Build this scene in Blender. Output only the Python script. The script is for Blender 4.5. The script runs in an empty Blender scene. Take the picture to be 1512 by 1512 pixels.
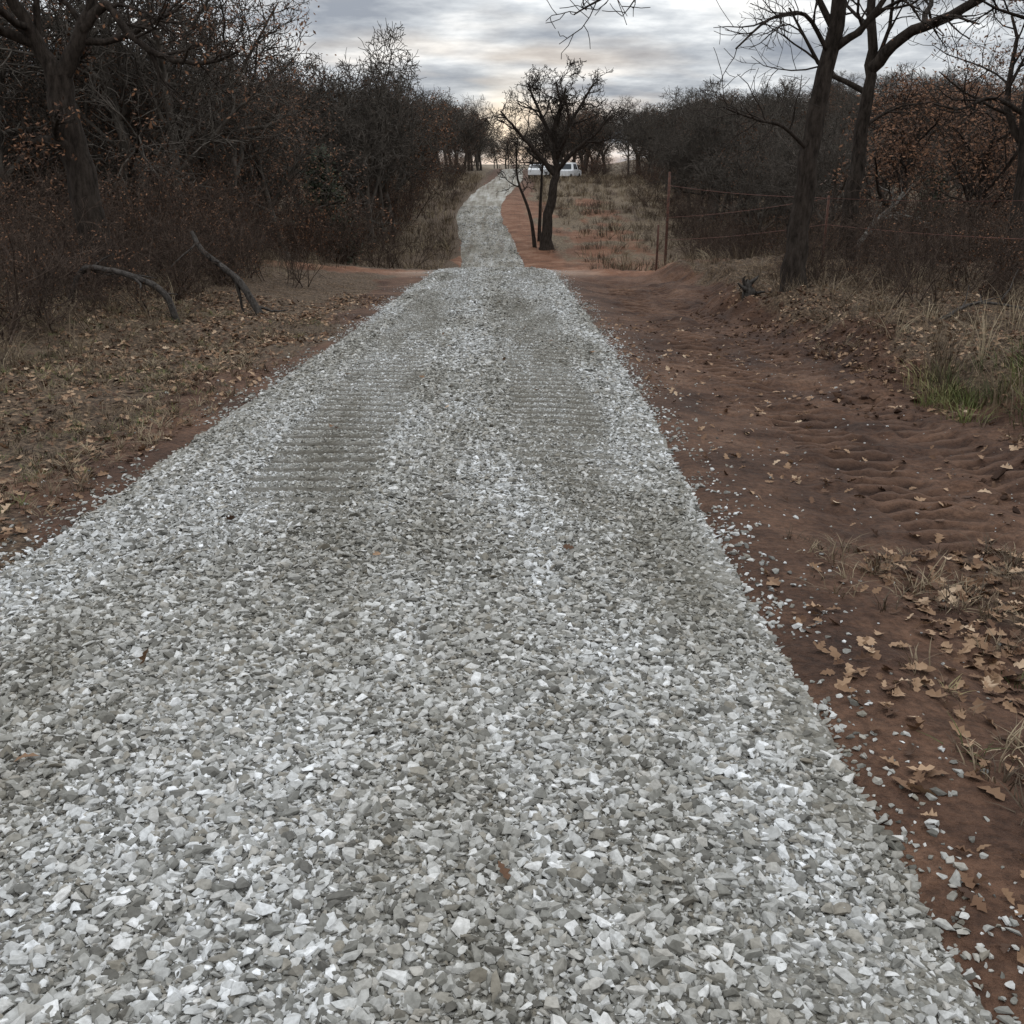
import bpy, math, random, bmesh
import numpy as np
from mathutils import Vector, Matrix
rng=np.random.default_rng(7); random.seed(7)
scene=bpy.context.scene
COL=scene.collection

# ------------------------------------------------------------------ maths
_T=rng.random((256,256))
def vn(x,y):
    x=np.asarray(x,float); y=np.asarray(y,float)
    xi=np.floor(x).astype(int); yi=np.floor(y).astype(int)
    fx=x-xi; fy=y-yi; fx=fx*fx*(3-2*fx); fy=fy*fy*(3-2*fy)
    a=_T[xi&255,yi&255]; b=_T[(xi+1)&255,yi&255]; c=_T[xi&255,(yi+1)&255]; d=_T[(xi+1)&255,(yi+1)&255]
    return ((a*(1-fx)+b*fx)*(1-fy)+(c*(1-fx)+d*fx)*fy)*2-1
def fbm(x,y,o=4):
    s=0;a=1;t=0
    for i in range(o):
        s=s+a*vn(x*2**i+17.3*i,y*2**i+9.1*i); t+=a; a*=.5
    return s/t*1.3
def ss(a,b,x):
    t=np.clip((np.asarray(x,float)-a)/(b-a),0,1); return t*t*(3-2*t)
_yt=np.arange(-20,3000,.5)
def table(ys,vs,sig=5):
    v=np.interp(_yt,ys,vs); k=np.exp(-.5*(np.arange(-20,21)/sig)**2); k/=k.sum()
    vp=np.concatenate([np.full(20,v[0]),v,np.full(20,v[-1])])
    return np.convolve(vp,k,'valid')
_P=table([-20,28,34,42,54,68,83,103,140,170,200,260,600,3000],[.82,-1.15,-1.75,-3.15,-3.15,-2.25,-1.55,-.5,-.05,.17,0,-3,-8,-12],3)
_C=table([-5,4,11,27,40,54,64,74,83,94,103,115,140,170,260],[-.75,-.70,-.51,-.47,-.7,-1.0,-1.7,-2.4,-2.4,-1.6,-.8,-.4,-.1,0,3],5)
_H=table([-5,11,27,40,300],[1.78,1.8,1.62,1.65,1.7],4)
def P(Y): return np.interp(Y,_yt,_P)
def cx(Y): return np.interp(Y,_yt,_C)
def hw(Y): return np.interp(Y,_yt,_H)
def edge_n(Y,s): return .08*fbm(Y*.8,np.full(np.shape(Y),s*5.3),3)+.06*fbm(Y*4,np.full(np.shape(Y),s*11.3),2)+ss(25,45,Y)*.5*fbm(Y*.3,np.full(np.shape(Y),s*3.3),4)
def tread(X,Y):
    out=[]
    for tc,w,a,ph in ((2.38,.26,.022,0),(3.15,.18,.011,.4)):
        cc=tc+.12*np.sin(Y*.21+1)
        tr=(1-ss(w*.9,w*1.05,np.abs(X-cc)))*ss(3.8,5.5,Y)*(1-ss(22,26,Y))
        tr=tr*(.12+.88*ss(-.4,.2,fbm(X*.6+3,Y*.6)))
        out.append((tr,a,np.clip(3.0*np.sin(2*math.pi*(Y+.12*X+ph)/.205),-1,1)))
    return out
def terrain(X,Y):
    X=np.asarray(X,float); Y=np.asarray(Y,float)
    h=hw(Y); ad=np.abs(X-cx(Y))
    z=P(Y)
    off=ss(h+.02,h+1.0,ad)
    near=1-ss(24,31,Y)
    z=z-0.06*(1-ss(h-.2,h+.02,ad))
    z=z+fbm(X*.22,Y*.22)*.28*ss(h+.8,h+6,ad)
    z=z+off*(fbm(X*1.1,Y*1.1)*.06+fbm(X*4.2,Y*4.2,3)*.03+fbm(X*11,Y*11,2)*.014)
    e=3.6+.5*fbm(Y*.35,Y*0+3.3)+.15*fbm(Y*1.7,Y*0+8.3)
    b=ss(e,e+.7,X)
    z=z+near*b*(.34+.14*fbm(X*.9,Y*.9)+.09*fbm(X*3.0,Y*3.0)+.05*fbm(X*8,Y*8,2))
    z=z-near*.07*ss(1.3,2.0,X)*(1-ss(2.9,3.6,X))
    z=z+ss(-3.0,-7.5,X)*(.38)
    for tr,a,s_ in tread(X,Y): z=z+tr*(a*s_-.03)
    z=z+ss(11,60,np.abs(X))*ss(10,40,Y)*3.0*(1-ss(300,800,Y))
    z=z+ss(7,30,np.abs(X))*ss(118,160,Y)*1.5*(1-ss(300,800,Y))
    return z
TR=((.33,.36),(-1.3,.38))
def rphase(X,Y): return np.sin(2*math.pi*(Y+.05*X+.015*np.sin(X*7+Y)+.02*fbm(X*2,Y*2,2))/.24)
def track_m(X,Y):
    m=0
    for tc,w in TR:
        cc=tc+.06*np.sin(Y*.3)
        m=np.maximum(m,1-ss(w*.8,w*1.15,np.abs(X-cc)+.04*fbm(X*3,Y*3,2)))
    return m*(.55+.45*ss(-.4,.1,fbm(X*.5+8,Y*.45+2)))*(1-ss(26,30,Y))*ss(4.6,6.2,Y+.8*fbm(X*2,Y))
def road_z(X,Y):
    h=hw(Y); d=X-cx(Y); u=np.clip(np.abs(d)/h,0,1.2)
    z=P(Y)+.055-.095*u**5+.014*fbm(X*1.2,Y*.6)+.03*ss(32,45,Y)*(fbm(X*2.2,Y*.15)-1)
    return z+track_m(X,Y)*(.011*rphase(X,Y)-.018)

# ------------------------------------------------------------------ mesh helpers
def mk_mesh(name,V,F,smooth=True,attrs=None):
    V=np.asarray(V,np.float32); F=np.asarray(F,np.int32)
    me=bpy.data.meshes.new(name)
    k=F.shape[1]
    me.vertices.add(len(V)); me.vertices.foreach_set('co',V.ravel())
    me.loops.add(F.size); me.loops.foreach_set('vertex_index',F.ravel())
    me.polygons.add(len(F)); me.polygons.foreach_set('loop_start',np.arange(0,F.size,k,dtype=np.int32))
    me.update(calc_edges=True)
    if attrs:
        for n,a in attrs.items():
            at=me.attributes.new(n,'FLOAT','POINT'); at.data.foreach_set('value',np.asarray(a,np.float32))
    if smooth: me.shade_smooth()
    else: me.shade_flat()
    return me
def add_obj(name,me,mat=None,parent=None,loc=None,rz=0,sc=1):
    o=bpy.data.objects.new(name,me); COL.objects.link(o)
    if mat and me is not None and not me.materials: me.materials.append(mat)
    if parent: o.parent=parent
    if loc is not None: o.location=loc
    o.rotation_euler=(0,0,rz); o.scale=(sc,sc,sc) if not hasattr(sc,'__len__') else sc
    return o
def empty(name):
    o=bpy.data.objects.new(name,None); COL.objects.link(o); o.empty_display_size=.1; return o
def rot_mats(yaw,tx,ty):
    cy,sy=np.cos(yaw),np.sin(yaw); cX,sX=np.cos(tx),np.sin(tx); cY,sY=np.cos(ty),np.sin(ty)
    n=len(yaw); Z=np.zeros(n); O=np.ones(n)
    Rz=np.stack([cy,-sy,Z,sy,cy,Z,Z,Z,O],1).reshape(n,3,3)
    Rx=np.stack([O,Z,Z,Z,cX,-sX,Z,sX,cX],1).reshape(n,3,3)
    Ry=np.stack([cY,Z,sY,Z,O,Z,-sY,Z,cY],1).reshape(n,3,3)
    return Rx@Ry@Rz
def scatter(name,protos,pos,R,S,mat,smooth=False,extra=None):
    n=len(pos); pid=rng.integers(0,len(protos),n); rv=rng.random(n); rv2=rng.random(n)
    if extra is not None: rv2=extra
    Vs=[];Fs=[];A=[];B=[];o=0
    for k,(V,F) in enumerate(protos):
        ix=np.where(pid==k)[0]
        if not len(ix): continue
        W=np.einsum('nij,nmj->nmi',R[ix],V[None]*S[ix][:,None,:])+pos[ix][:,None,:]
        m=len(V); Vs.append(W.reshape(-1,3))
        Fs.append((F[None]+(np.arange(len(ix))*m)[:,None,None]+o).reshape(-1,F.shape[1])); o+=m*len(ix)
        A.append(np.repeat(rv[ix],m)); B.append(np.repeat(rv2[ix],m))
    me=mk_mesh(name,np.concatenate(Vs),np.concatenate(Fs),smooth,{'rnd':np.concatenate(A),'rnd2':np.concatenate(B)})
    return add_obj(name,me,mat)

# ------------------------------------------------------------------ materials
def new_mat(name,rough=.9,spec=.2):
    m=bpy.data.materials.new(name); m.use_nodes=True; nt=m.node_tree
    b=nt.nodes['Principled BSDF']; b.inputs['Roughness'].default_value=rough
    b.inputs['Specular IOR Level'].default_value=spec
    return m,nt,b
def N(nt,t,**kw):
    n=nt.nodes.new(t)
    for k,v in kw.items(): setattr(n,k,v)
    return n
def ramp(nt,src,stops):
    r=N(nt,'ShaderNodeValToRGB'); e=r.color_ramp.elements
    while len(e)<len(stops): e.new(.5)
    for i,(p,c) in enumerate(stops):
        e[i].position=p; e[i].color=(*c,1)
    nt.links.new(src,r.inputs[0]); return r.outputs[0]
def noise(nt,vec,scale,detail=4,rough=.55,out=0):
    n=N(nt,'ShaderNodeTexNoise'); n.inputs['Scale'].default_value=scale; n.inputs['Detail'].default_value=detail
    n.inputs['Roughness'].default_value=rough
    if vec is not None: nt.links.new(vec,n.inputs['Vector'])
    return n.outputs[out]
def mapg(nt,vec,s,l=(0,0,0)):
    m=N(nt,'ShaderNodeMapping'); m.inputs['Scale'].default_value=s; m.inputs['Location'].default_value=l
    nt.links.new(vec,m.inputs['Vector']); return m.outputs[0]
def mixc(nt,f,a,b,mode='MIX'):
    m=N(nt,'ShaderNodeMix',data_type='RGBA',blend_type=mode)
    for s,i in ((f,0),(a,6),(b,7)):
        if hasattr(s,'links'): nt.links.new(s,m.inputs[i])
        elif i==0: m.inputs[0].default_value=s
        else: m.inputs[i].default_value=(*s,1)
    return m.outputs[2]
def mth(nt,op,a,b=0,c=None):
    m=N(nt,'ShaderNodeMath',operation=op)
    for i,s in enumerate((a,b,c)):
        if s is None: continue
        if hasattr(s,'links'): nt.links.new(s,m.inputs[i])
        else: m.inputs[i].default_value=s
    return m.outputs[0]
def attr(nt,n):
    a=N(nt,'ShaderNodeAttribute'); a.attribute_name=n; return a.outputs['Fac']
def pos(nt): return N(nt,'ShaderNodeNewGeometry').outputs['Position']
def objc(nt): return N(nt,'ShaderNodeTexCoord').outputs['Object']
def bump(nt,b,h,s=.5,d=.02):
    n=N(nt,'ShaderNodeBump'); n.inputs['Strength'].default_value=s; n.inputs['Distance'].default_value=d
    nt.links.new(h,n.inputs['Height']); nt.links.new(n.outputs[0],b.inputs['Normal'])

def lanes(nt,p):
    return ramp(nt,noise(nt,mapg(nt,p,(1.6,.35,1)),.9,4,.6),[(.35,(.52,.49,.43)),(.47,(.77,.75,.71)),(.58,(1,1,1))])
m_stone,nt,b=new_mat('limestone_gravel',.85,.25); p=pos(nt)
c=ramp(nt,attr(nt,'rnd'),[(0,(.12,.114,.102)),(.2,(.22,.215,.195)),(.45,(.355,.35,.33)),(.7,(.47,.468,.455)),(.9,(.60,.602,.595)),(1,(.78,.78,.78))])
c2=mixc(nt,ramp(nt,attr(nt,'rnd2'),[(.65,(0,0,0)),(1,(.5,.5,.5))]),c,(.34,.30,.24))
c3=mixc(nt,.5,c2,ramp(nt,noise(nt,p,70,2,.6),[(.3,(.42,.41,.39)),(.62,(1.0,1.0,1.0))]),'MULTIPLY')
c4=mixc(nt,.8,c3,lanes(nt,p),'MULTIPLY')
nt.links.new(c4,b.inputs['Base Color'])

m_road,nt,b=new_mat('gravel_road_base',.95,.15); p=pos(nt)
v=N(nt,'ShaderNodeTexVoronoi'); v.inputs['Scale'].default_value=34; nt.links.new(p,v.inputs['Vector'])
sep=N(nt,'ShaderNodeSeparateColor'); nt.links.new(v.outputs['Color'],sep.inputs[0])
stonec=ramp(nt,sep.outputs[0],[(0,(.13,.125,.11)),(.4,(.32,.315,.30)),(.8,(.52,.52,.51)),(1,(.74,.74,.74))])
fines=ramp(nt,noise(nt,p,90,3),[(.3,(.12,.110,.09)),(.7,(.30,.285,.25))])
streak=noise(nt,mapg(nt,p,(2.4,.10,1)),1.3,4)
f=ramp(nt,streak,[(.4,(.25,.25,.25)),(.6,(.95,.95,.95))])
f=mixc(nt,1,f,ramp(nt,attr(nt,'far'),[(0,(.25,.25,.25)),(1,(1,1,1))]),'MULTIPLY')
c=mixc(nt,f,fines,stonec)
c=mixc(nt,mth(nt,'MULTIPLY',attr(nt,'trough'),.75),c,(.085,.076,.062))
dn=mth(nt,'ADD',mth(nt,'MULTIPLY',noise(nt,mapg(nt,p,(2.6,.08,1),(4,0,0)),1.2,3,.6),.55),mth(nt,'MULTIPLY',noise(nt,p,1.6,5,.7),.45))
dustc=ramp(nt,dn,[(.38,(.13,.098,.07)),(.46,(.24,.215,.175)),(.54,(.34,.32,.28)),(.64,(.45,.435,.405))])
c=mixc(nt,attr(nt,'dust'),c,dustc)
c=mixc(nt,.75,c,lanes(nt,p),'MULTIPLY')
nt.links.new(c,b.inputs['Base Color'])
h=mth(nt,'ADD',mth(nt,'MULTIPLY',v.outputs['Distance'],-1.0),mth(nt,'MULTIPLY',noise(nt,p,9,3),2.0))
bump(nt,b,h,.9,.025)

m_ground,nt,b=new_mat('red_clay_ground',.92,.2); p=pos(nt)
clay=ramp(nt,noise(nt,p,1.4,5,.65),[(.28,(.036,.020,.014)),(.46,(.072,.039,.025)),(.60,(.118,.066,.042)),(.78,(.19,.118,.08))])
n26=noise(nt,p,26,4,.7)
clay=mixc(nt,.75,clay,ramp(nt,n26,[(.33,(.32,.29,.27)),(.6,(1.1,1.05,1.0))]),'MULTIPLY')
orange=ramp(nt,noise(nt,p,.9,5,.65),[(.3,(.085,.038,.020)),(.5,(.17,.076,.040)),(.72,(.30,.175,.115))])
clay=mixc(nt,attr(nt,'orange'),clay,orange)
clay=mixc(nt,attr(nt,'groove_shade_wet'),clay,(.026,.015,.011))  # shade painted into the tread grooves, plus random wet patches
clay=mixc(nt,attr(nt,'ridge_light'),clay,(.14,.082,.055))  # painted light: paler colour on the tread ridges
lit=ramp(nt,n26,[(.3,(.014,.010,.007)),(.45,(.050,.033,.021)),(.6,(.13,.088,.055)),(.72,(.22,.16,.11))])
gr=ramp(nt,noise(nt,p,7,5,.75),[(.3,(.035,.026,.016)),(.48,(.10,.072,.045)),(.68,(.22,.165,.11))])
nf=noise(nt,p,3,5,.75)
def thr(a):
    return ramp(nt,mth(nt,'ADD',a,mth(nt,'SUBTRACT',nf,.5)),[(.38,(0,0,0)),(.62,(1,1,1))])
c=mixc(nt,thr(attr(nt,'litter')),clay,lit)
c=mixc(nt,thr(attr(nt,'grass')),c,gr)
c=mixc(nt,mth(nt,'MULTIPLY',attr(nt,'dustrock'),.6),c,(.30,.24,.19))
nt.links.new(c,b.inputs['Base Color'])
h=mth(nt,'ADD',noise(nt,p,12,5,.7),mth(nt,'MULTIPLY',n26,.5))
bump(nt,b,h,.9,.04)

def bark(name,dark,light,sc=14,bm=True):
    m,nt,b=new_mat(name,.95,.1)
    n=noise(nt,mapg(nt,objc(nt),(1,1,.3)),sc,4 if bm else 2,.7)
    nt.links.new(ramp(nt,n,[(.32,dark),(.7,light)]),b.inputs['Base Color'])
    if bm: bump(nt,b,n,1,.04)
    return m
m_bark=bark('oak_bark',(.012,.009,.007),(.055,.043,.035))
m_twig=bark('forest_bark',(.026,.022,.018),(.105,.089,.074),5,False)
m_brush=bark('brush_bark',(.022,.015,.012),(.095,.068,.052),5,False)
m_dead=bark('dead_wood',(.018,.015,.013),(.10,.088,.078),18)
m_deadl=bark('bleached_wood',(.08,.072,.062),(.30,.28,.25),18)
def leafmat(name,stops):
    m,nt,b=new_mat(name,.75,.25)
    nt.links.new(ramp(nt,attr(nt,'rnd'),stops),b.inputs['Base Color'])
    return m
m_leaf=leafmat('dry_oak_leaf',[(0,(.045,.022,.012)),(.35,(.105,.055,.030)),(.7,(.20,.12,.068)),(.93,(.32,.21,.13)),(1,(.42,.31,.21))])
m_crown=leafmat('russet_foliage',[(0,(.034,.017,.010)),(.5,(.105,.050,.026)),(1,(.20,.096,.048))])
m_cedar=leafmat('cedar_foliage',[(0,(.010,.013,.007)),(.5,(.024,.030,.014)),(1,(.045,.05,.024))])
m_dgrass=leafmat('dead_grass',[(0,(.04,.027,.017)),(.4,(.09,.064,.04)),(.8,(.17,.125,.078)),(1,(.30,.24,.155))])
m_ggrass=leafmat('green_grass',[(0,(.04,.05,.015)),(.5,(.085,.105,.03)),(.8,(.15,.15,.05)),(1,(.30,.25,.13))])

# ------------------------------------------------------------------ ground
def grow_axis(a,b,step,lim,g):
    out=list(np.arange(a,b,step)); s=step; x=out[-1]
    while x<lim: s*=g; x+=s; out.append(x)
    return out
ya=np.array(sorted([-y for y in grow_axis(.5,.6,.3,60,1.3)][1:]+grow_axis(.5,22,.029,3000,1.035)))
xr=grow_axis(0,5.6,.04,2500,1.06); xl=[-x for x in grow_axis(0,4.6,.045,2500,1.06)]
xa=np.array(sorted(set(xl[1:]+xr)))
XX,YY=np.meshgrid(xa,ya); X=XX.ravel();Y=YY.ravel()
Z=terrain(X,Y)
nx,ny=len(xa),len(ya)
i=np.arange(nx*ny).reshape(ny,nx)
F=np.stack([i[:-1,:-1],i[:-1,1:],i[1:,1:],i[1:,:-1]],-1).reshape(-1,4)
nz=fbm(X*.5,Y*.5)
litter=np.clip(ss(-2.3,-3.2,X+nz*.7)+ss(3.4,4.5,X+nz*.7)*(1-ss(24,27,Y)),0,1)
litter=np.maximum(litter,.5*ss(1.5,2.3,X)*(1-ss(4.5,6.5,Y)))
litter=np.maximum(litter,.9*ss(5,8,np.abs(X-1))*ss(30,36,Y))
cross=np.exp(-((Y-28.5)/2.8)**2)
litter=litter*(1-cross*(1-ss(9,14,np.abs(X))))
grass=np.clip(ss(42,60,Y)*ss(.7,-.2,nz)*.8+ss(80,100,Y)*.35,0,1)*ss(2.4,4.0,np.abs(X-cx(Y)))
grass=np.maximum(grass,.34*ss(-2.8,-3.6,X)*(1-ss(-6,-8,X))*(1-ss(18,24,Y)))
orange=np.clip(cross*1.0+ss(32,42,Y)*(1-ss(75,110,Y))*.75*ss(12,5,np.abs(X)),0,1)
dr=np.clip(1-np.abs(Y-27.5)/2.5,0,1)*(1-ss(1.8,3.2,np.abs(X-cx(Y))))
groove_shade_wet=np.zeros(len(X)); ridge_light=np.zeros(len(X))
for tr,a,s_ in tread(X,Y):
    groove_shade_wet=np.maximum(groove_shade_wet,tr*.8*ss(.3,-.7,s_)*min(1,a/.018)); ridge_light=np.maximum(ridge_light,tr*.3*ss(.2,.9,s_))  # masks for groove shade and ridge light painted into the clay colour
groove_shade_wet=np.maximum(groove_shade_wet,.45*ss(.15,.6,fbm(X*.7+70,Y*.5))*ss(1.4,2.4,X)*(1-ss(3.3,4,X))*(1-ridge_light*2))  # random wet patches added to the groove mask
me=mk_mesh('ground',np.stack([X,Y,Z],1),F,True,{'litter':litter,'grass':grass,'orange':orange,'dustrock':dr,'groove_shade_wet':groove_shade_wet,'ridge_light':ridge_light})
add_obj('ground',me,m_ground)

# ------------------------------------------------------------------ road
yr=np.array(grow_axis(-2,22,.032,205,1.022)); us=np.linspace(-1,1,110)
UU,YY=np.meshgrid(us,yr); Y=YY.ravel(); U=UU.ravel()
en=np.where(U<0,edge_n(Y,1.),edge_n(Y,2.))
X=cx(Y)+U*(hw(Y)+.03+en*np.abs(U)**3)
Z=road_z(cx(Y)+U*hw(Y),Y)
nx,ny=len(us),len(yr); i=np.arange(nx*ny).reshape(ny,nx)
F=np.stack([i[:-1,:-1],i[:-1,1:],i[1:,1:],i[1:,:-1]],-1).reshape(-1,4)
far=ss(10,24,Y)
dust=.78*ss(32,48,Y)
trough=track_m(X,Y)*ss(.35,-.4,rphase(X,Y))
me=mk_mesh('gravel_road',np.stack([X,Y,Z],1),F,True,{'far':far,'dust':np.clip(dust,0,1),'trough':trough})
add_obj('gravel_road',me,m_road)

# ------------------------------------------------------------------ stones
def hull(npts,flat):
    bm=bmesh.new()
    for _ in range(npts):
        v=Vector((random.gauss(0,1),random.gauss(0,1),random.gauss(0,1))).normalized()*random.uniform(.82,1.05)
        v=Vector([math.copysign(abs(q)**.75,q) for q in v])
        bm.verts.new((v.x*.62,v.y*.44,v.z*flat))
    bmesh.ops.convex_hull(bm,input=bm.verts)
    bmesh.ops.delete(bm,geom=[v for v in bm.verts if not v.link_faces],context='VERTS')
    bmesh.ops.triangulate(bm,faces=bm.faces); bm.verts.index_update()
    bm.verts.ensure_lookup_table()
    V=np.array([v.co[:] for v in bm.verts]); F=np.array([[v.index for v in f.verts] for f in bm.faces]); bm.free()
    return V,F
near_p=[hull(random.randint(9,13),random.uniform(.2,.38)) for _ in range(22)]
far_p=[hull(8,random.uniform(.22,.36)) for _ in range(12)]
def stones(y0,y1,dens,smean,ssig):
    area=(y1-y0)*3.9; n=int(area*dens)
    Y=rng.uniform(y0,y1,n); u=rng.uniform(-1.03,1.03,n)
    en=np.where(u<0,edge_n(Y,1.),edge_n(Y,2.))
    X=cx(Y)+u*(hw(Y)+en)
    t=track_m(X,Y); cl=fbm(X*.9+4,Y*.7); lane=fbm(X*1.5+4,Y*.12); ph=rphase(X,Y)
    pr=.72+.35*np.abs(u)**3+.45*cl+.3*lane
    tt=np.clip(t*1.45,0,.97)
    pr=pr*(1-tt)+tt*(.06+.9*ss(-.15,.5,ph))
    keep=(np.abs(X)<.53*Y+.6)&(rng.random(n)<np.clip(pr,.05,1))
    X=X[keep];Y=Y[keep];t=t[keep];n=len(X)
    s=np.clip(rng.lognormal(math.log(smean),ssig,n),smean*.35,smean*2.9)*(1-.42*t)
    z=road_z(X,Y)+s*rng.uniform(.0,.26,n)*(1-.7*t)
    return X,Y,z,s
parts=[stones(1.0,4.2,12500,.0156,.50)]
parts2=[stones(4.2,9,8600,.0180,.46),stones(9,16,4200,.0235,.40),stones(16,31,1500,.034,.33),stones(31,80,80,.055,.3)]
n=6500; Y=1+30*rng.random(n)**1.5; side=np.where(rng.random(n)<.5,-1,1)
X=cx(Y)+side*(hw(Y)+rng.exponential(.11,n)-.05); k=(np.abs(X)<.53*Y+.6)&(fbm(X*1.2,Y*1.2)>-.3)
X=X[k];Y=Y[k]; s=np.clip(rng.lognormal(math.log(.018),.42,len(X)),.007,.04)
parts.append((X,Y,terrain(X,Y)+s*.12,s))
n=600; Y=rng.uniform(1.5,14,n); X=rng.uniform(1.2,3.4,n); s=np.clip(rng.lognormal(math.log(.012),.35,n),.005,.03)
parts.append((X,Y,terrain(X,Y)+s*.12,s))
def emit(parts,protos,name):
    X=np.concatenate([q[0] for q in parts]);Y=np.concatenate([q[1] for q in parts]);z=np.concatenate([q[2] for q in parts]);s=np.concatenate([q[3] for q in parts])
    n=len(X); R=rot_mats(rng.uniform(0,6.28,n),rng.normal(0,.30,n),rng.normal(0,.30,n))
    S=np.stack([s*rng.uniform(.8,1.35,n),s*rng.uniform(.7,1.2,n),s*rng.uniform(.8,1.35,n)],1)
    return scatter(name,protos,np.stack([X,Y,z],1),R,S,m_stone,False)
emit(parts,near_p,'gravel'); emit(parts2,far_p,'gravel')
n=2600; Y=rng.uniform(2,20,n); X=rng.uniform(2.9,4.8,n); k=fbm(X*1.3+9,Y*1.3)>0; X=X[k];Y=Y[k];n=len(X)
s=np.clip(rng.lognormal(math.log(.035),.5,n),.01,.11)
m_clod,nt,b=new_mat('clay_clod',.95,.1); nt.links.new(ramp(nt,attr(nt,'rnd'),[(0,(.03,.018,.013)),(.6,(.072,.041,.027)),(1,(.12,.073,.048))]),b.inputs['Base Color'])
scatter('clay_clods',near_p,np.stack([X,Y,terrain(X,Y)+s*.1],1),rot_mats(rng.uniform(0,6,n),rng.normal(0,.4,n),rng.normal(0,.4,n)),np.stack([s,s*.9,s*1.2],1),m_clod)

# ------------------------------------------------------------------ leaves / grass
def leaf_proto():
    ts=np.linspace(0,1,8); w=np.array([.02,.10,.22,.12,.34,.17,.24,.03])*random.uniform(.85,1.1)
    bend=random.uniform(-.7,.9); curl=random.uniform(-.3,1.6); V=[]
    for t,ww in zip(ts,w):
        zm=bend*(t-.5)**2
        V+= [(-ww,t-.5,zm+curl*ww*ww*2),(0,t-.5,zm),(ww,t-.5+random.uniform(-.03,.03),zm+curl*ww*ww*2*random.uniform(.5,1.2))]
    F=[]
    for i in range(7):
        a=i*3
        for q in (0,1):
            F+=[(a+q,a+q+1,a+q+4),(a+q,a+q+4,a+q+3)]
    return np.array(V),np.array(F)
leafP=[leaf_proto() for _ in range(10)]
def leaves(regs,name):
    Xs=[];Ys=[];S=[]
    for (x0,x1,y0,y1,d,thr) in regs:
        n=int((x1-x0)*(y1-y0)*d); X=rng.uniform(x0,x1,n);Y=rng.uniform(y0,y1,n)
        k=(fbm(X*.9+30,Y*.9)+.3*rng.normal(0,1,n)>thr)&(np.abs(X)<.55*Y+.8)&((X-cx(Y)>hw(Y)+.05)|(X-cx(Y)<-hw(Y)-.1)|(rng.random(n)<.003))
        Xs.append(X[k]);Ys.append(Y[k]);S.append(rng.uniform(.04,.09,k.sum()))
    X=np.concatenate(Xs);Y=np.concatenate(Ys);s=np.concatenate(S);n=len(X)
    R=rot_mats(rng.uniform(0,6.28,n),rng.normal(0,.35,n),rng.normal(0,.35,n))
    z=np.maximum(terrain(X,Y),np.where(np.abs(X-cx(Y))<hw(Y),road_z(X,Y)+.02,-99))+.012
    return scatter(name,leafP,np.stack([X,Y,z],1),R,np.stack([s,s,s],1),m_leaf,False)
leaves([(-9,-2.9,2.5,18,220,-.3),(-3.3,-2.1,3,20,170,-.15),(1.75,3.6,1.2,5.0,380,-.15),(1.2,2.2,1.2,4,150,-.1),(1.3,3.6,4,16,38,0),
        (3.5,9,4,18,180,-.2),(-2.4,1.2,1.5,16,200,-1)],'leaf_litter')
def tuft(nb,h,spread,lean,w=.004):
    V=[];F=[]
    for _ in range(nb):
        a=random.uniform(0,6.28); r=random.uniform(0,spread); bx,by=r*math.cos(a),r*math.sin(a)
        a2=a+random.uniform(-1,1); L=h*random.uniform(.5,1.1); l=lean*random.uniform(.2,1.2)
        px,py=-math.sin(a2)*w,math.cos(a2)*w; o=len(V)
        for t,ww in ((0,1),(.4,.9),(.75,.6),(1,.15)):
            x=bx+math.cos(a2)*l*L*t*t; y=by+math.sin(a2)*l*L*t*t; z=L*(t-.35*l*t*t)
            V+=[(x-px*ww,y-py*ww,z),(x+px*ww,y+py*ww,z)]
        for i in range(3):
            b0=o+2*i; F+=[(b0,b0+1,b0+3),(b0,b0+3,b0+2)]
    return np.array(V),np.array(F)
tf_short=[tuft(14,.10,.06,1.2,.0022) for _ in range(6)]
tf_tall=[tuft(12,.42,.13,1.0,.0028) for _ in range(8)]
tf_far=[tuft(16,.5,.3,.8,.009) for _ in range(8)]
def tufts(name,protos,regs,mat,s0,s1):
    Xs=[];Ys=[]
    for (x0,x1,y0,y1,d,thr) in regs:
        n=int((x1-x0)*(y1-y0)*d); X=rng.uniform(x0,x1,n);Y=rng.uniform(y0,y1,n)
        k=(fbm(X*.8+50,Y*.8)+.3*rng.normal(0,1,n)>thr)&(np.abs(X)<.56*Y+1)&(np.abs(X-cx(Y))>hw(Y)+.12); Xs.append(X[k]);Ys.append(Y[k])
    X=np.concatenate(Xs);Y=np.concatenate(Ys);n=len(X);s=rng.uniform(s0,s1,n)
    R=rot_mats(rng.uniform(0,6.28,n),rng.normal(0,.22,n),rng.normal(0,.22,n))
    return scatter(name,protos,np.stack([X,Y,terrain(X,Y)-.01],1),R,np.stack([s,s,s],1),mat,False)
tufts('short_dry_grass',tf_short,[(-6,-2.5,2.5,16,60,-.1),(1.4,3.4,1.3,5,85,.0),(3.6,6,4,14,40,-.1)],m_dgrass,.6,1.4)
tufts('short_green_grass',tf_short,[(-5.5,-2.7,4,16,32,.12),(1.4,2.8,1.3,4,30,.2)],m_ggrass,.5,1.0)
tufts('tall_dry_grass',tf_tall,[(-11,-4.6,8,30,9,-.05),(4.0,9,7,30,10,-.1)],m_dgrass,.5,1.5)
tufts('field_grass',tf_far,[(3.5,16,42,75,2.6,.05),(2,18,75,122,3.2,-.2),(-8,-3.2,42,125,3.0,-.2)],m_dgrass,.5,1.5)
gp=[tuft(60,.36,.24,.9,.004) for _ in range(3)]
n=24; X=4.1+rng.normal(0,.35,n); Y=8.6+rng.normal(0,.45,n)
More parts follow.
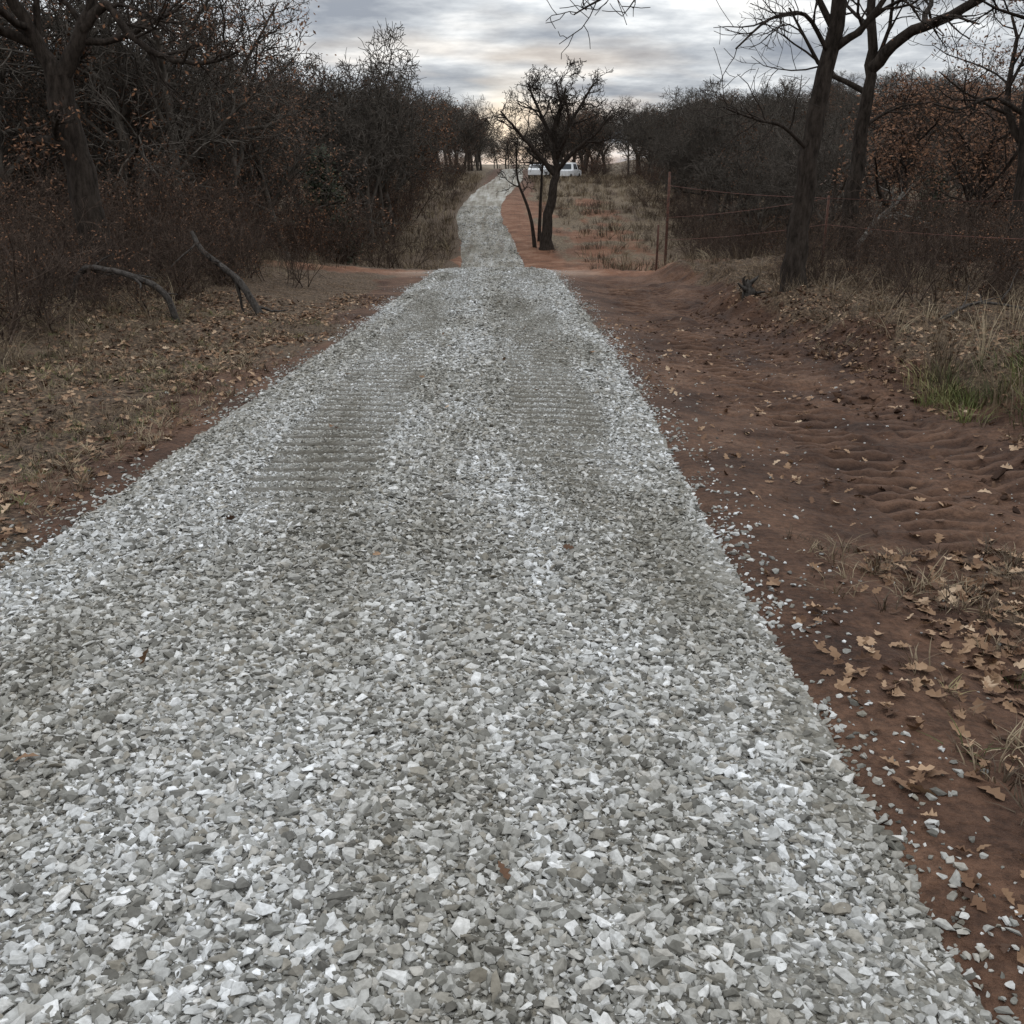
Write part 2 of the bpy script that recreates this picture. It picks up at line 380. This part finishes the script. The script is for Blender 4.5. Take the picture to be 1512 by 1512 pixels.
scatter('green_grass_clump',gp,np.stack([X,Y,terrain(X,Y)-.02],1),rot_mats(rng.uniform(0,6,n),np.zeros(n),np.zeros(n)),np.repeat(rng.uniform(.4,.9,n)[:,None],3,1),m_ggrass)
gp=[tuft(22,.85,.14,.8,.003) for _ in range(3)]
n=10; X=4.1+rng.normal(0,.28,n); Y=9.1+rng.normal(0,.4,n)
scatter('straw_grass_clump',gp,np.stack([X,Y,terrain(X,Y)-.02],1),rot_mats(rng.uniform(0,6,n),np.zeros(n),np.zeros(n)),np.repeat(rng.uniform(.5,1.0,n)[:,None],3,1),m_dgrass)

# ------------------------------------------------------------------ trees
def rv(): return Vector((random.gauss(0,1),random.gauss(0,1),random.gauss(0,1)))
class MB:
    def __init__(s): s.V=[];s.F=[];s.tips=[]
    def tube(s,pts,rad,n):
        o=len(s.V); m=len(pts)
        d0=(pts[-1]-pts[0]).normalized(); ref=Vector((0,0,1)) if abs(d0.z)<.7 else Vector((1,0,0))
        cs=[(math.cos(6.2832*k/n),math.sin(6.2832*k/n)) for k in range(n)]
        for i,p in enumerate(pts):
            t=(pts[min(i+1,m-1)]-pts[max(i-1,0)]).normalized()
            a=t.cross(ref)
            if a.length<1e-4: a=Vector((0,1,0))
            a.normalize(); b=t.cross(a); r=rad[i]
            for c_,s_ in cs: s.V.append(p+a*(c_*r)+b*(s_*r))
        for i in range(m-1):
            for k in range(n):
                k2=(k+1)%n; A=o+i*n; s.F.append((A+k,A+k2,A+n+k2,A+n+k))
    def mesh(s,name): return mk_mesh(name,np.array([v[:] for v in s.V]),np.array(s.F),True)
SEG=[8,6,5,4,3,2]; SID=[9,7,5,4,3,3]
def pt_at(pts,rad,t):
    f=t*(len(pts)-1); i=min(int(f),len(pts)-2); q=f-i
    return pts[i].lerp(pts[i+1],q),rad[i]*(1-q)+rad[i+1]*q,(pts[i+1]-pts[i]).normalized()
def spawn(mb,pts,rad,L,lev,P_):
    nc=P_['ch'][lev]; az=random.uniform(0,6.28); t0=P_['t0'][lev]
    for k in range(nc):
        t=t0+(1-t0)*min(1,(k+random.random())/nc)
        p,r,d=pt_at(pts,rad,t); az+=2.4+random.uniform(-.6,.6)
        ax=d.orthogonal().normalized(); ax.rotate(Matrix.Rotation(az,3,d))
        ang=random.uniform(*P_['ang']); cd=d.copy(); cd.rotate(Matrix.Rotation(ang,3,ax))
        LL=L*P_['ratio'][lev]*random.uniform(.65,1.2)*(1.15-.45*t)
        grow(mb,p,cd,LL,max(P_['rmin'],min(r*.8,r*random.uniform(.45,.72))),lev+1,P_)
def grow(mb,p,d,L,r,lev,P_):
    n=SEG[lev]; pts=[p.copy()]; rad=[r]; dd=d.copy(); re=max(P_['rmin']*.8,r*(.5 if lev==0 else .3))
    for i in range(n):
        dd=(dd+rv()*P_['gn'][lev]+Vector((0,0,P_['up'][lev]))).normalized()
        p=p+dd*(L/n); pts.append(p.copy()); rad.append(r+(re-r)*(i+1)/n)
    if lev==0: rad[0]*=1.35
    mb.tube(pts,rad,SID[lev])
    if lev>=P_['max']: mb.tips.append((pts[-1],dd)); return
    if lev==P_['max']-1: mb.tips.append((pts[-1],dd))
    spawn(mb,pts,rad,L,lev,P_)
def prm(**k):
    d=dict(ch=[7,6,5,4,3],t0=[.38,.25,.2,.15,.1],ang=(.55,1.15),ratio=[.62,.62,.6,.6,.6],rmin=.007,gn=[.10,.17,.20,.22,.25,.25],up=[.03,.05,.05,.05,.03,0],max=5)
    d.update(k); return d
def leaf_quads(tips,size,per,spread):
    V=[];F=[];A=[]
    for p,d in tips:
        for _ in range(per):
            c=p+rv()*spread; a=rv().normalized()*size*random.uniform(.6,1.2); b_=a.orthogonal().normalized()*size*random.uniform(.3,.6)
            o=len(V); V+=[c-a,c+b_,c+a,c-b_]; F.append((o,o+1,o+2,o+3)); A+=[random.random()]*4
    return np.array([v[:] for v in V]),np.array(F),np.array(A)
def tree_proto(name,P_,L,r,d=(0,0,1)):
    mb=MB(); grow(mb,Vector((0,0,-.15)),Vector(d).normalized(),L,r,0,P_)
    me=mb.mesh(name); me.materials.append(m_twig); return me,mb
def with_leaves(mb,name,size,per,spread,frac,mat):
    tips=[t for t in mb.tips if random.random()<frac]
    V,F,A=leaf_quads(tips,size,per,spread)
    me=mk_mesh(name,V,F,False,{'rnd':A}); me.materials.append(mat); return me
def protoset(n,P_,lf,ls):
    out=[]
    for k in range(n):
        me,mb=tree_proto('bare_tree_mesh',P_,random.uniform(5.2,6.2),random.uniform(.13,.19),(random.uniform(-.15,.15),random.uniform(-.15,.15),1))
        out.append((me,None))
        if k in (1,3): out.append((me,with_leaves(mb,'russet_leaves_mesh',ls,4,.14,lf,m_crown)))
    return out
near_t=protoset(5,prm(rmin=.009,ch=[9,7,6,5],max=4,t0=[.3,.22,.15,.1]),.45,.05)
far_t=protoset(5,prm(rmin=.014,ch=[9,7,6,4],max=4,t0=[.3,.25,.15,.1]),.36,.08)
cedars=[]
for k in range(2):
    mb=MB(); H=4.2; mb.tube([Vector((0,0,-.1)),Vector((0,0,H*.5)),Vector((0,0,H))],[.09,.06,.01],5)
    tips=[]
    for i in range(420):
        t=random.random()**.8; z=.3+t*(H-.2); rr_=(1-t)**.75*1.25*random.uniform(.35,1.0)+.08; a=random.uniform(0,6.28)
        tips.append((Vector((rr_*math.cos(a),rr_*math.sin(a),z+rr_*.25)),Vector((0,0,1))))
        if i%3==0: mb.tube([Vector((0,0,z-.2)),tips[-1][0]],[.014,.006],3)
    me=mb.mesh('cedar_trunk_mesh'); me.materials.append(m_twig)
    V,F,A=leaf_quads(tips,.08,11,.12); lm=mk_mesh('cedar_leaves_mesh',V,F,False,{'rnd':A}); lm.materials.append(m_cedar)
    cedars.append((me,lm))
shrubs=[]
for k in range(4):
    mb=MB()
    for j in range(7):
        a=random.uniform(0,6.28); d=Vector((math.cos(a)*.6,math.sin(a)*.6,1)).normalized()
        grow(mb,Vector((random.gauss(0,.25),random.gauss(0,.25),-.05)),d,random.uniform(1.1,2.3),random.uniform(.012,.026),1,
             prm(rmin=.0045,ch=[0,7,5,2,2],t0=[0,.1,.15,.1,.1],max=4,up=[0,.04,.03,.02,.02,0],ang=(.4,1.1),ratio=[.6,.5,.5,.6,.6]))
    me=mb.mesh('shrub_mesh'); me.materials.append(m_brush)
    lm=with_leaves(mb,'shrub_leaves_mesh',.032,2,.06,.35,m_crown) if k%2==0 else None
    shrubs.append((me,lm))
cnt=[0]
def place(pr,x,y,s,parent,nm):
    z=float(terrain(np.array([x]),np.array([y]))[0]); cnt[0]+=1; r=random.uniform(0,6.28)
    sc=(s*random.uniform(.9,1.1),s*random.uniform(.9,1.1),s)
    add_obj(f'{nm}_{cnt[0]}',pr[0],None,parent,(x,y,z-.05),r,sc)
    if pr[1]: add_obj(f'{nm}_leaves_{cnt[0]}',pr[1],None,parent,(x,y,z-.05),r,sc)
XL=lambda y: float(np.interp(y,[12,20,30,50,90,120,150,200],[-9,-8,-7.5,-6.6,-6.6,-6,-4.5,-4]))
XR=lambda y: float(np.interp(y,[12,18,28,40,80,108,122,150,200],[9,8.5,9,10,12.5,14,8,5,4.5]))
forest=empty('forest'); under=empty('undergrowth')
def region(n,side,y0,y1,depth,smin,smax,pw=1.0):
    for _ in range(n):
        y=y0+(y1-y0)*random.random()**pw; e=XL(y) if side<0 else XR(y)
        x=e+side*depth*random.random()**1.3
        if abs(x)>.56*y+6: continue
        pr=random.choice(cedars) if random.random()<.07 else random.choice(near_t if y<50 else far_t)
        place(pr,x,y,random.uniform(smin,smax),forest,'tree')
region(65,-1,25,60,22,.8,1.25); region(80,-1,55,150,38,.85,1.2)
region(46,1,26,75,25,.6,.95); region(70,1,60,122,40,.7,1.0); region(90,1,120,170,65,.85,1.15); region(36,-1,120,180,50,.9,1.15)
for k in range(16): place(random.choice(far_t),random.uniform(-8,10),random.uniform(185,225),random.uniform(.65,1.0),forest,'tree')
def sregion(n,side,y0,y1,off,depth,s0,s1,pw=1.):
    for _ in range(n):
        y=y0+(y1-y0)*random.random()**pw; e=(XL(y) if side<0 else XR(y))-side*off; x=e+side*depth*random.random()
        if abs(x)>.56*y+2: continue
        place(random.choice(shrubs),x,y,random.uniform(s0,s1),under,'shrub')
sregion(95,-1,11,22,3.6,6,.28,.72); sregion(60,-1,19,35,1.5,9,.6,1.2); sregion(70,-1,30,120,2.0,7,.8,1.6)
sregion(85,1,12,34,3.8,9,.25,.8); sregion(75,1,30,120,2.5,11,.7,1.6); sregion(40,1,122,150,0,40,.9,1.8)
sregion(45,1,44,110,9,9,.15,.4)

# ---- hero trees
def smooth(pts,k=4):
    P0=[Vector(p) for p in pts]; P0=[P0[0]*2-P0[1]]+P0+[P0[-1]*2-P0[-2]]; out=[]
    for i in range(1,len(P0)-2):
        a,b_,c_,d_=P0[i-1:i+3]
        for j in range(k):
            t=j/k; out.append(.5*((2*b_)+(-a+c_)*t+(2*a-5*b_+4*c_-d_)*t*t+(-a+3*b_-3*c_+d_)*t**3))
    out.append(P0[-2]); return out
def hero(name,limbs,P_,leaf=None,mat=m_bark):
    mb=MB()
    for pts,r0,r1,lev,nc,cl,t0 in limbs:
        q=smooth(pts); m=len(q); rad=[r0+(r1-r0)*(i/(m-1))**.85 for i in range(m)]
        if lev==0: rad[0]*=1.5; rad[1]*=1.2; rad[2]*=1.07
        q=[p+rv()*r0*.10 if 0<i<m-1 else p for i,p in enumerate(q)]
        mb.tube(q,rad,12 if r0>.1 else 7)
        PP=dict(P_); PP['ch']=list(P_['ch']); PP['ch'][lev]=nc; PP['t0']=list(P_['t0']); PP['t0'][lev]=t0
        PP['ratio']=list(P_['ratio']); PP['ratio'][lev]=1.0
        if nc: spawn(mb,q,rad,cl,lev,PP)
    root=empty(name); org=Vector(limbs[0][0][0]); root.location=org
    mb.V=[v-org for v in mb.V]; mb.tips=[(p-org,d) for p,d in mb.tips]
    me=mb.mesh(name+'_wood'); add_obj('trunk_and_branches',me,mat,root)
    if leaf:
        lm=with_leaves(mb,name+'_leaves',leaf[0],leaf[1],leaf[2],leaf[3],m_crown); add_obj('leaves',lm,None,root)
    return root
def G(x,y): return float(terrain(np.array([x]),np.array([y]))[0])
hp=prm(rmin=.0055,ch=[6,6,5,4,3],max=4,gn=[.1,.2,.22,.24,.25,.25])
g=G(4.45,16.5)-.15
hero('post_oak_tree',[
 ([(4.45,16.5,g),(4.48,16.5,.6),(4.55,16.5,2.0),(4.72,16.5,3.2),(4.80,16.5,4.6),(4.7,16.6,6.5),(4.9,16.4,8.5)],.20,.06,0,7,3.2,.5),
 ([(4.52,16.5,1.75),(4.0,16.1,2.1),(3.5,15.8,2.2),(3.0,15.6,2.35)],.035,.012,2,9,.9,.2),
 ([(4.7,16.5,3.1),(4.2,16.2,3.6),(3.6,15.8,3.5),(3.1,15.5,3.1)],.04,.012,2,9,1.0,.2),
 ([(4.75,16.5,4.4),(3.6,15.6,4.5),(2.2,14.2,4.1),(1.3,13.2,3.55),(.7,12.8,3.2)],.06,.008,2,14,.8,.45),
 ([(4.76,16.5,3.2),(5.1,16.2,3.5),(5.5,16,4.2)],.07,.03,1,5,1.6,.2)],hp)
g=G(7.6,24)-.15
hero('post_oak_tree',[
 ([(7.6,24,g),(7.62,24,1.0),(7.68,24,2.6),(7.75,24,3.6),(7.6,24,5.0),(7.8,24,7.5)],.21,.06,0,6,3.0,.45),
 ([(7.75,24,3.5),(8.2,23.6,4.05),(9.0,23.2,4.45),(9.9,22.8,4.95),(11.2,22.5,5.0),(13,22,5.3)],.14,.05,1,12,2.0,.25),
 ([(7.68,24,2.3),(8.3,23.8,2.7),(8.9,23.5,2.8)],.04,.012,2,7,1.0,.2)],hp)
g=G(9.45,20)-.15
hero('post_oak_tree',[
 ([(9.45,20,g),(9.5,20,1.2),(9.4,20,2.8),(9.6,20,4.5),(9.5,20,7)],.19,.06,0,8,2.6,.3),
 ([(9.4,20,2.4),(8.6,19.8,2.7),(8.0,19.6,2.5),(7.4,19.5,2.6)],.05,.014,2,9,1.2,.2)],hp,(.045,5,.10,.5))
for (x,y,s_) in ((9.8,27,1.),(12.6,29,1.15),(14.5,33,1.2)):
    g=G(x,y)-.15
    hero('blackjack_oak_tree',[
     ([(x,y,g),(x,y,g+1.2*s_),(x+.1,y,g+2.4*s_),(x+.3,y,g+3.6*s_)],.13,.04,0,9,1.9*s_,.25)],hp,(.055,5,.13,.65))
g=G(-6.8,17)-.15
hero('post_oak_tree',[
 ([(-6.7,17,g),(-6.75,17,.9),(-6.88,17,2.0),(-6.95,17,2.9)],.26,.20,0,2,1.2,.6),
 ([(-6.95,17,2.8),(-7.2,17,3.3),(-7.35,16.8,3.8),(-7.6,16.6,4.6),(-7.5,16.5,6)],.15,.04,1,8,2.0,.15),
 ([(-6.93,17,2.8),(-6.6,17,3.3),(-6.4,17.1,3.8),(-6.3,17.3,4.6),(-6.5,17.3,6)],.15,.04,1,8,2.0,.2),
 ([(-6.5,17,3.5),(-6.1,17,3.85),(-5.7,16.8,3.4),(-5.2,16.7,3.1),(-4.6,16.6,3.0),(-4.0,16.4,3.15)],.085,.02,1,11,1.2,.2),
 ([(-7.2,17,3.3),(-7.8,16.6,3.5),(-8.4,16.3,3.4),(-9,16,3.7)],.09,.03,1,7,1.4,.2)],hp,(.04,3,.08,.35))
g=G(1.9,57)-.2
cp=prm(rmin=.012,ch=[7,6,5,4,2],max=5,gn=[.1,.2,.22,.24,.25,.25],up=[.02,.04,.05,.05,.03,0])
hero('spreading_oak_tree',[
 ([(1.85,57,g),(1.92,57,-1.6),(2.2,57,.2),(2.35,57,1.4),(2.2,57,3.0),(2.5,57,4.2),(2.3,57,5.4)],.34,.03,0,7,2.0,.45),
 ([(2.3,57,1.0),(3.3,56.6,2.1),(4.3,56.3,2.9),(5.1,56,3.8)],.15,.04,1,8,1.9,.3),
 ([(2.25,57,.9),(1.2,56.8,2.1),(.2,56.5,3.1),(-.6,56.3,4.0)],.15,.04,1,8,1.9,.3),
 ([(2.35,57,2.2),(3.3,57.4,3.9),(4.2,57.6,5.3)],.13,.04,1,7,1.8,.3),
 ([(2.35,57,2.2),(1.5,57.3,3.9),(.8,57.5,5.4)],.13,.04,1,7,1.8,.3),
 ([(2.3,57,1.6),(2.9,55.6,3.2),(2.6,54.8,4.8)],.12,.04,1,7,1.8,.3)],cp)
for (x,y,dx,hh) in ((1.25,57.6,-.95,5.2),(1.55,60,.15,6)):
    g=G(x,y)-.1
    hero('oak_sapling',[([(x,y,g),(x+dx*.3,y,g+hh*.35),(x+dx,y,g+hh*.7),(x+dx*1.1,y,g+hh)],.12,.03,1,7,1.3,.5)],cp)

def log(name,limbs,mat=m_dead): return hero(name,limbs,prm(rmin=.005,ch=[2,3,2,2,2],max=3),None,mat)
log('fallen_log',[([(-6.1,14.2,G(-6.1,14.2)-.05),(-5.85,14.2,.22),(-5.5,14.2,.24),(-5.1,14.2,.12),(-4.75,14.2,-.08),(-4.6,14.2,G(-4.6,14.2)-.05)],.034,.048,2,6,.5,.1)])
log('fallen_log',[([(-4.9,16.2,.6),(-4.7,16,.33),(-4.4,16,.08),(-4.15,15.9,-.12),(-3.85,15.8,G(-3.85,15.8))],.032,.06,2,5,.6,.1)])
log('dead_branch',[([(8.2,26,G(8.2,26)),(8.8,26,.1),(9.3,26,.6),(9.5,26,.9)],.08,.03,2,7,.8,.2),([(9.0,26,.3),(9.6,26,.35),(10.2,26,.15)],.05,.02,2,5,.5,.2)],m_deadl)
log('dead_branch',[([(5.2,12.6,G(5.2,12.6)+.02),(5.8,12.9,G(5.8,12.9)+.2),(6.6,13,G(6.6,13)+.12)],.03,.012,2,7,.6,.1)])
log('tree_stump',[([(3.85,17,G(3.85,17)-.1),(3.88,17,G(3.85,17)+.1),(3.8,17,G(3.85,17)+.26)],.12,.07,2,5,.3,.1)])

# ------------------------------------------------------------------ fence
m_rust,nt,b=new_mat('rusty_steel',.8,.3); nt.links.new(ramp(nt,noise(nt,objc(nt),20,3),[(.3,(.03,.016,.012)),(.7,(.10,.042,.026))]),b.inputs['Base Color'])
m_wire,nt,b=new_mat('rusty_wire',.8,.3); nt.links.new(ramp(nt,noise(nt,objc(nt),20,3),[(.3,(.08,.035,.026)),(.7,(.17,.07,.05))]),b.inputs['Base Color'])
def post(name,x,y,h,r,parent=None):
    z=G(x,y)-.15; mb=MB(); mb.tube([Vector((0,0,0)),Vector((.01,0,h*.5)),Vector((.015,0,h)),Vector((.015,0,h+.004))],[r,r,r,.002],10)
    if r<.034:
        for k in range(12): mb.tube([Vector((0,-r,h*.15+k*h*.07)),Vector((0,-r-.015,h*.15+k*h*.07))],[.012,.008],4)
    return add_obj(name,mb.mesh(name),m_rust,parent,(x,y,z))
fence=empty('wire_fence')
post('steel_post_1',3.85,28,1.35,.03,fence)
post('steel_post_2',4.3,29.5,2.85,.038,fence); post('steel_post_3',7.9,12.8,1.7,.04,fence)
post('steel_post_4',6.2,21,1.6,.025,fence)
mb=MB()
za=G(4.3,29.5); zb=G(7.9,12.8); zm=G(6.2,21)
for hh in (2.35,1.5,.9):
    h2=min(hh,1.5)
    a=Vector((4.3,29.5,za+hh)); m_=Vector((6.2,21,zm+min(h2,1.4))); b2=Vector((7.9,12.8,zb+min(h2,1.45)))
    for (u,v_) in ((a,m_),(m_,b2)):
        pts=[u.lerp(v_,t/10)+Vector((0,0,-.06*math.sin(math.pi*t/10))) for t in range(11)]
        mb.tube(pts,[.005]*11,4)
add_obj('wires',mb.mesh('fence_wires'),m_wire,fence)

# ------------------------------------------------------------------ vehicles
m_paint,nt,b=new_mat('white_paint',.35,.5); nt.links.new(ramp(nt,noise(nt,objc(nt),3,3),[(.3,(.62,.62,.62)),(.7,(.72,.72,.72))]),b.inputs['Base Color'])
m_glass,nt,b=new_mat('dark_glass',.1,.5); b.inputs['Base Color'].default_value=(.02,.025,.03,1)
m_tyre,nt,b=new_mat('tyre_rubber',.9,.2); b.inputs['Base Color'].default_value=(.02,.02,.02,1)
def extr(prof,w):
    bm=bmesh.new(); L=[bm.verts.new((x,-w/2*(1 if z<1.2 else .86),z)) for x,z in prof]; R=[bm.verts.new((x,w/2*(1 if z<1.2 else .86),z)) for x,z in prof]
    n=len(prof); bm.faces.new(L); bm.faces.new(R[::-1])
    for i in range(n): bm.faces.new((L[i],R[i],R[(i+1)%n],L[(i+1)%n]))
    bmesh.ops.recalc_face_normals(bm,faces=bm.faces); bmesh.ops.bevel(bm,geom=bm.edges[:],offset=.04,segments=2,affect='EDGES')
    me=bpy.data.meshes.new('body'); bm.to_mesh(me); bm.free(); return me
def vehicle(name,prof,wins,rear,wheels,x,y,rz,w=1.85):
    root=empty(name); add_obj('body',extr(prof,w),m_paint,root)
    for k,q in enumerate(wins):
        for s in (-1,1):
            V=[(a,s*(w/2*(.88 if z>1.3 else .99)+.012),z) for a,z in q]
            me=mk_mesh('window',V,[tuple(range(4))] ,False); add_obj(f'window_{k}_{s}',me,m_glass,root)
    (x0,z0),(x1,z1)=rear
    me=mk_mesh('rear_window',[(x0,-w*.38,z0),(x0,w*.38,z0),(x1,w*.34,z1),(x1,-w*.34,z1)],[(0,1,2,3)],False); add_obj('rear_window',me,m_glass,root)
    for k,wx in enumerate(wheels):
        for s in (-1,1):
            bm=bmesh.new(); bmesh.ops.create_cone(bm,cap_ends=True,segments=20,radius1=.36,radius2=.36,depth=.24,matrix=Matrix.Translation((wx,s*(w/2-.08),.36))@Matrix.Rotation(math.pi/2,4,'X'))
            bmesh.ops.bevel(bm,geom=bm.edges[:],offset=.02,segments=1,affect='EDGES')
            me=bpy.data.meshes.new('wheel'); bm.to_mesh(me); bm.free(); add_obj(f'wheel_{k}_{s}',me,m_tyre,root)
    root.location=(x,y,G(x,y)); root.rotation_euler=(0,0,rz)
truck=[(-2.7,.45),(-2.75,1.0),(-.75,1.02),(-.6,1.78),(.75,1.8),(1.3,1.12),(2.6,1.0),(2.7,.6),(2.65,.42)]
car=[(-2.2,.4),(-2.25,.95),(-1.9,1.05),(-1.3,1.5),(.3,1.52),(1.0,1.04),(2.1,.9),(2.2,.55),(2.15,.38)]
vehicle('pickup_truck',truck,[[(-.45,1.12),(.1,1.12),(.1,1.66),(-.42,1.66)],[(.18,1.12),(.95,1.12),(.62,1.66),(.18,1.66)]],((-.755,1.14),(-.645,1.66)),(-1.75,1.75),5.9,116,1.25)
vehicle('parked_car',car,[[(-1.2,1.08),(-.4,1.08),(-.4,1.42),(-1.05,1.42)],[(-.32,1.08),(.6,1.08),(.25,1.42),(-.32,1.42)]],((-1.86,1.12),(-1.40,1.46)),(-1.4,1.4),3.0,118,1.4)
for k in range(16): place(random.choice(shrubs),random.uniform(2.8,9),random.uniform(98,111),random.uniform(.18,.38),under,'shrub')

# ------------------------------------------------------------------ world
w=bpy.data.worlds.new('World'); scene.world=w; w.use_nodes=True; nt=w.node_tree
for n in list(nt.nodes): nt.nodes.remove(n)
EL=math.radians(6); 
sky=N(nt,'ShaderNodeTexSky',sky_type='NISHITA'); sky.sun_disc=False; sky.sun_elevation=EL; sky.sun_rotation=0; sky.dust_density=1
bg1=N(nt,'ShaderNodeBackground'); nt.links.new(sky.outputs[0],bg1.inputs[0]); bg1.inputs[1].default_value=.08
tc=N(nt,'ShaderNodeTexCoord'); sp=N(nt,'ShaderNodeSeparateXYZ'); nt.links.new(tc.outputs['Generated'],sp.inputs[0])
zz=mth(nt,'ADD',mth(nt,'MAXIMUM',sp.outputs[2],0),.13)
cb=N(nt,'ShaderNodeCombineXYZ'); nt.links.new(mth(nt,'DIVIDE',sp.outputs[0],zz),cb.inputs[0]); nt.links.new(mth(nt,'DIVIDE',sp.outputs[1],zz),cb.inputs[1])
mpo=mapg(nt,cb.outputs[0],(1.9,2.0,1),(3.1,1.7,0))
cn=noise(nt,mpo,.8,6,.58)
cc=ramp(nt,cn,[(.34,(.29,.32,.37)),(.44,(.43,.46,.50)),(.53,(.62,.65,.68)),(.62,(.88,.90,.91))])
vm=N(nt,'ShaderNodeVectorMath',operation='DOT_PRODUCT'); nt.links.new(tc.outputs['Generated'],vm.inputs[0]); vm.inputs[1].default_value=Vector((-.006,1,.03)).normalized()
dt=mth(nt,'MAXIMUM',vm.outputs['Value'],0)
gl=mth(nt,'ADD',mth(nt,'MULTIPLY',mth(nt,'POWER',dt,2200),.55),mth(nt,'MULTIPLY',mth(nt,'POWER',dt,80),.02))
cc=mixc(nt,gl,cc,(1.15,1.04,.82))
bg2=N(nt,'ShaderNodeBackground'); nt.links.new(cc,bg2.inputs[0])
nt.links.new(mth(nt,'ADD',mth(nt,'MULTIPLY',mth(nt,'MAXIMUM',sp.outputs[2],0),2.4),.90),bg2.inputs[1])
cov=ramp(nt,noise(nt,mpo,.45,3),[(.40,(.95,.95,.95)),(.55,(1,1,1))])
mx=N(nt,'ShaderNodeMixShader'); nt.links.new(cov,mx.inputs[0]); nt.links.new(bg1.outputs[0],mx.inputs[1]); nt.links.new(bg2.outputs[0],mx.inputs[2])
out=N(nt,'ShaderNodeOutputWorld'); nt.links.new(mx.outputs[0],out.inputs[0])
sd=bpy.data.lights.new('sun','SUN'); sd.energy=.5; sd.angle=math.radians(14); sd.color=(1,.94,.86)
so=bpy.data.objects.new('sun',sd); COL.objects.link(so); so.rotation_euler=Vector((0,math.cos(EL),math.sin(EL))).to_track_quat('Z','Y').to_euler(); so.location=(0,30,20)

# ------------------------------------------------------------------ camera
cd=bpy.data.cameras.new('camera'); cam=bpy.data.objects.new('camera',cd); COL.objects.link(cam)
cam.location=(0,0,1.65); cam.rotation_euler=(math.radians(90-19.0),0,0); cd.sensor_width=36; cd.lens=36; cd.clip_start=.05; cd.clip_end=6000
scene.camera=cam
scene.view_settings.view_transform='Standard'; scene.view_settings.look='None'; scene.view_settings.exposure=0
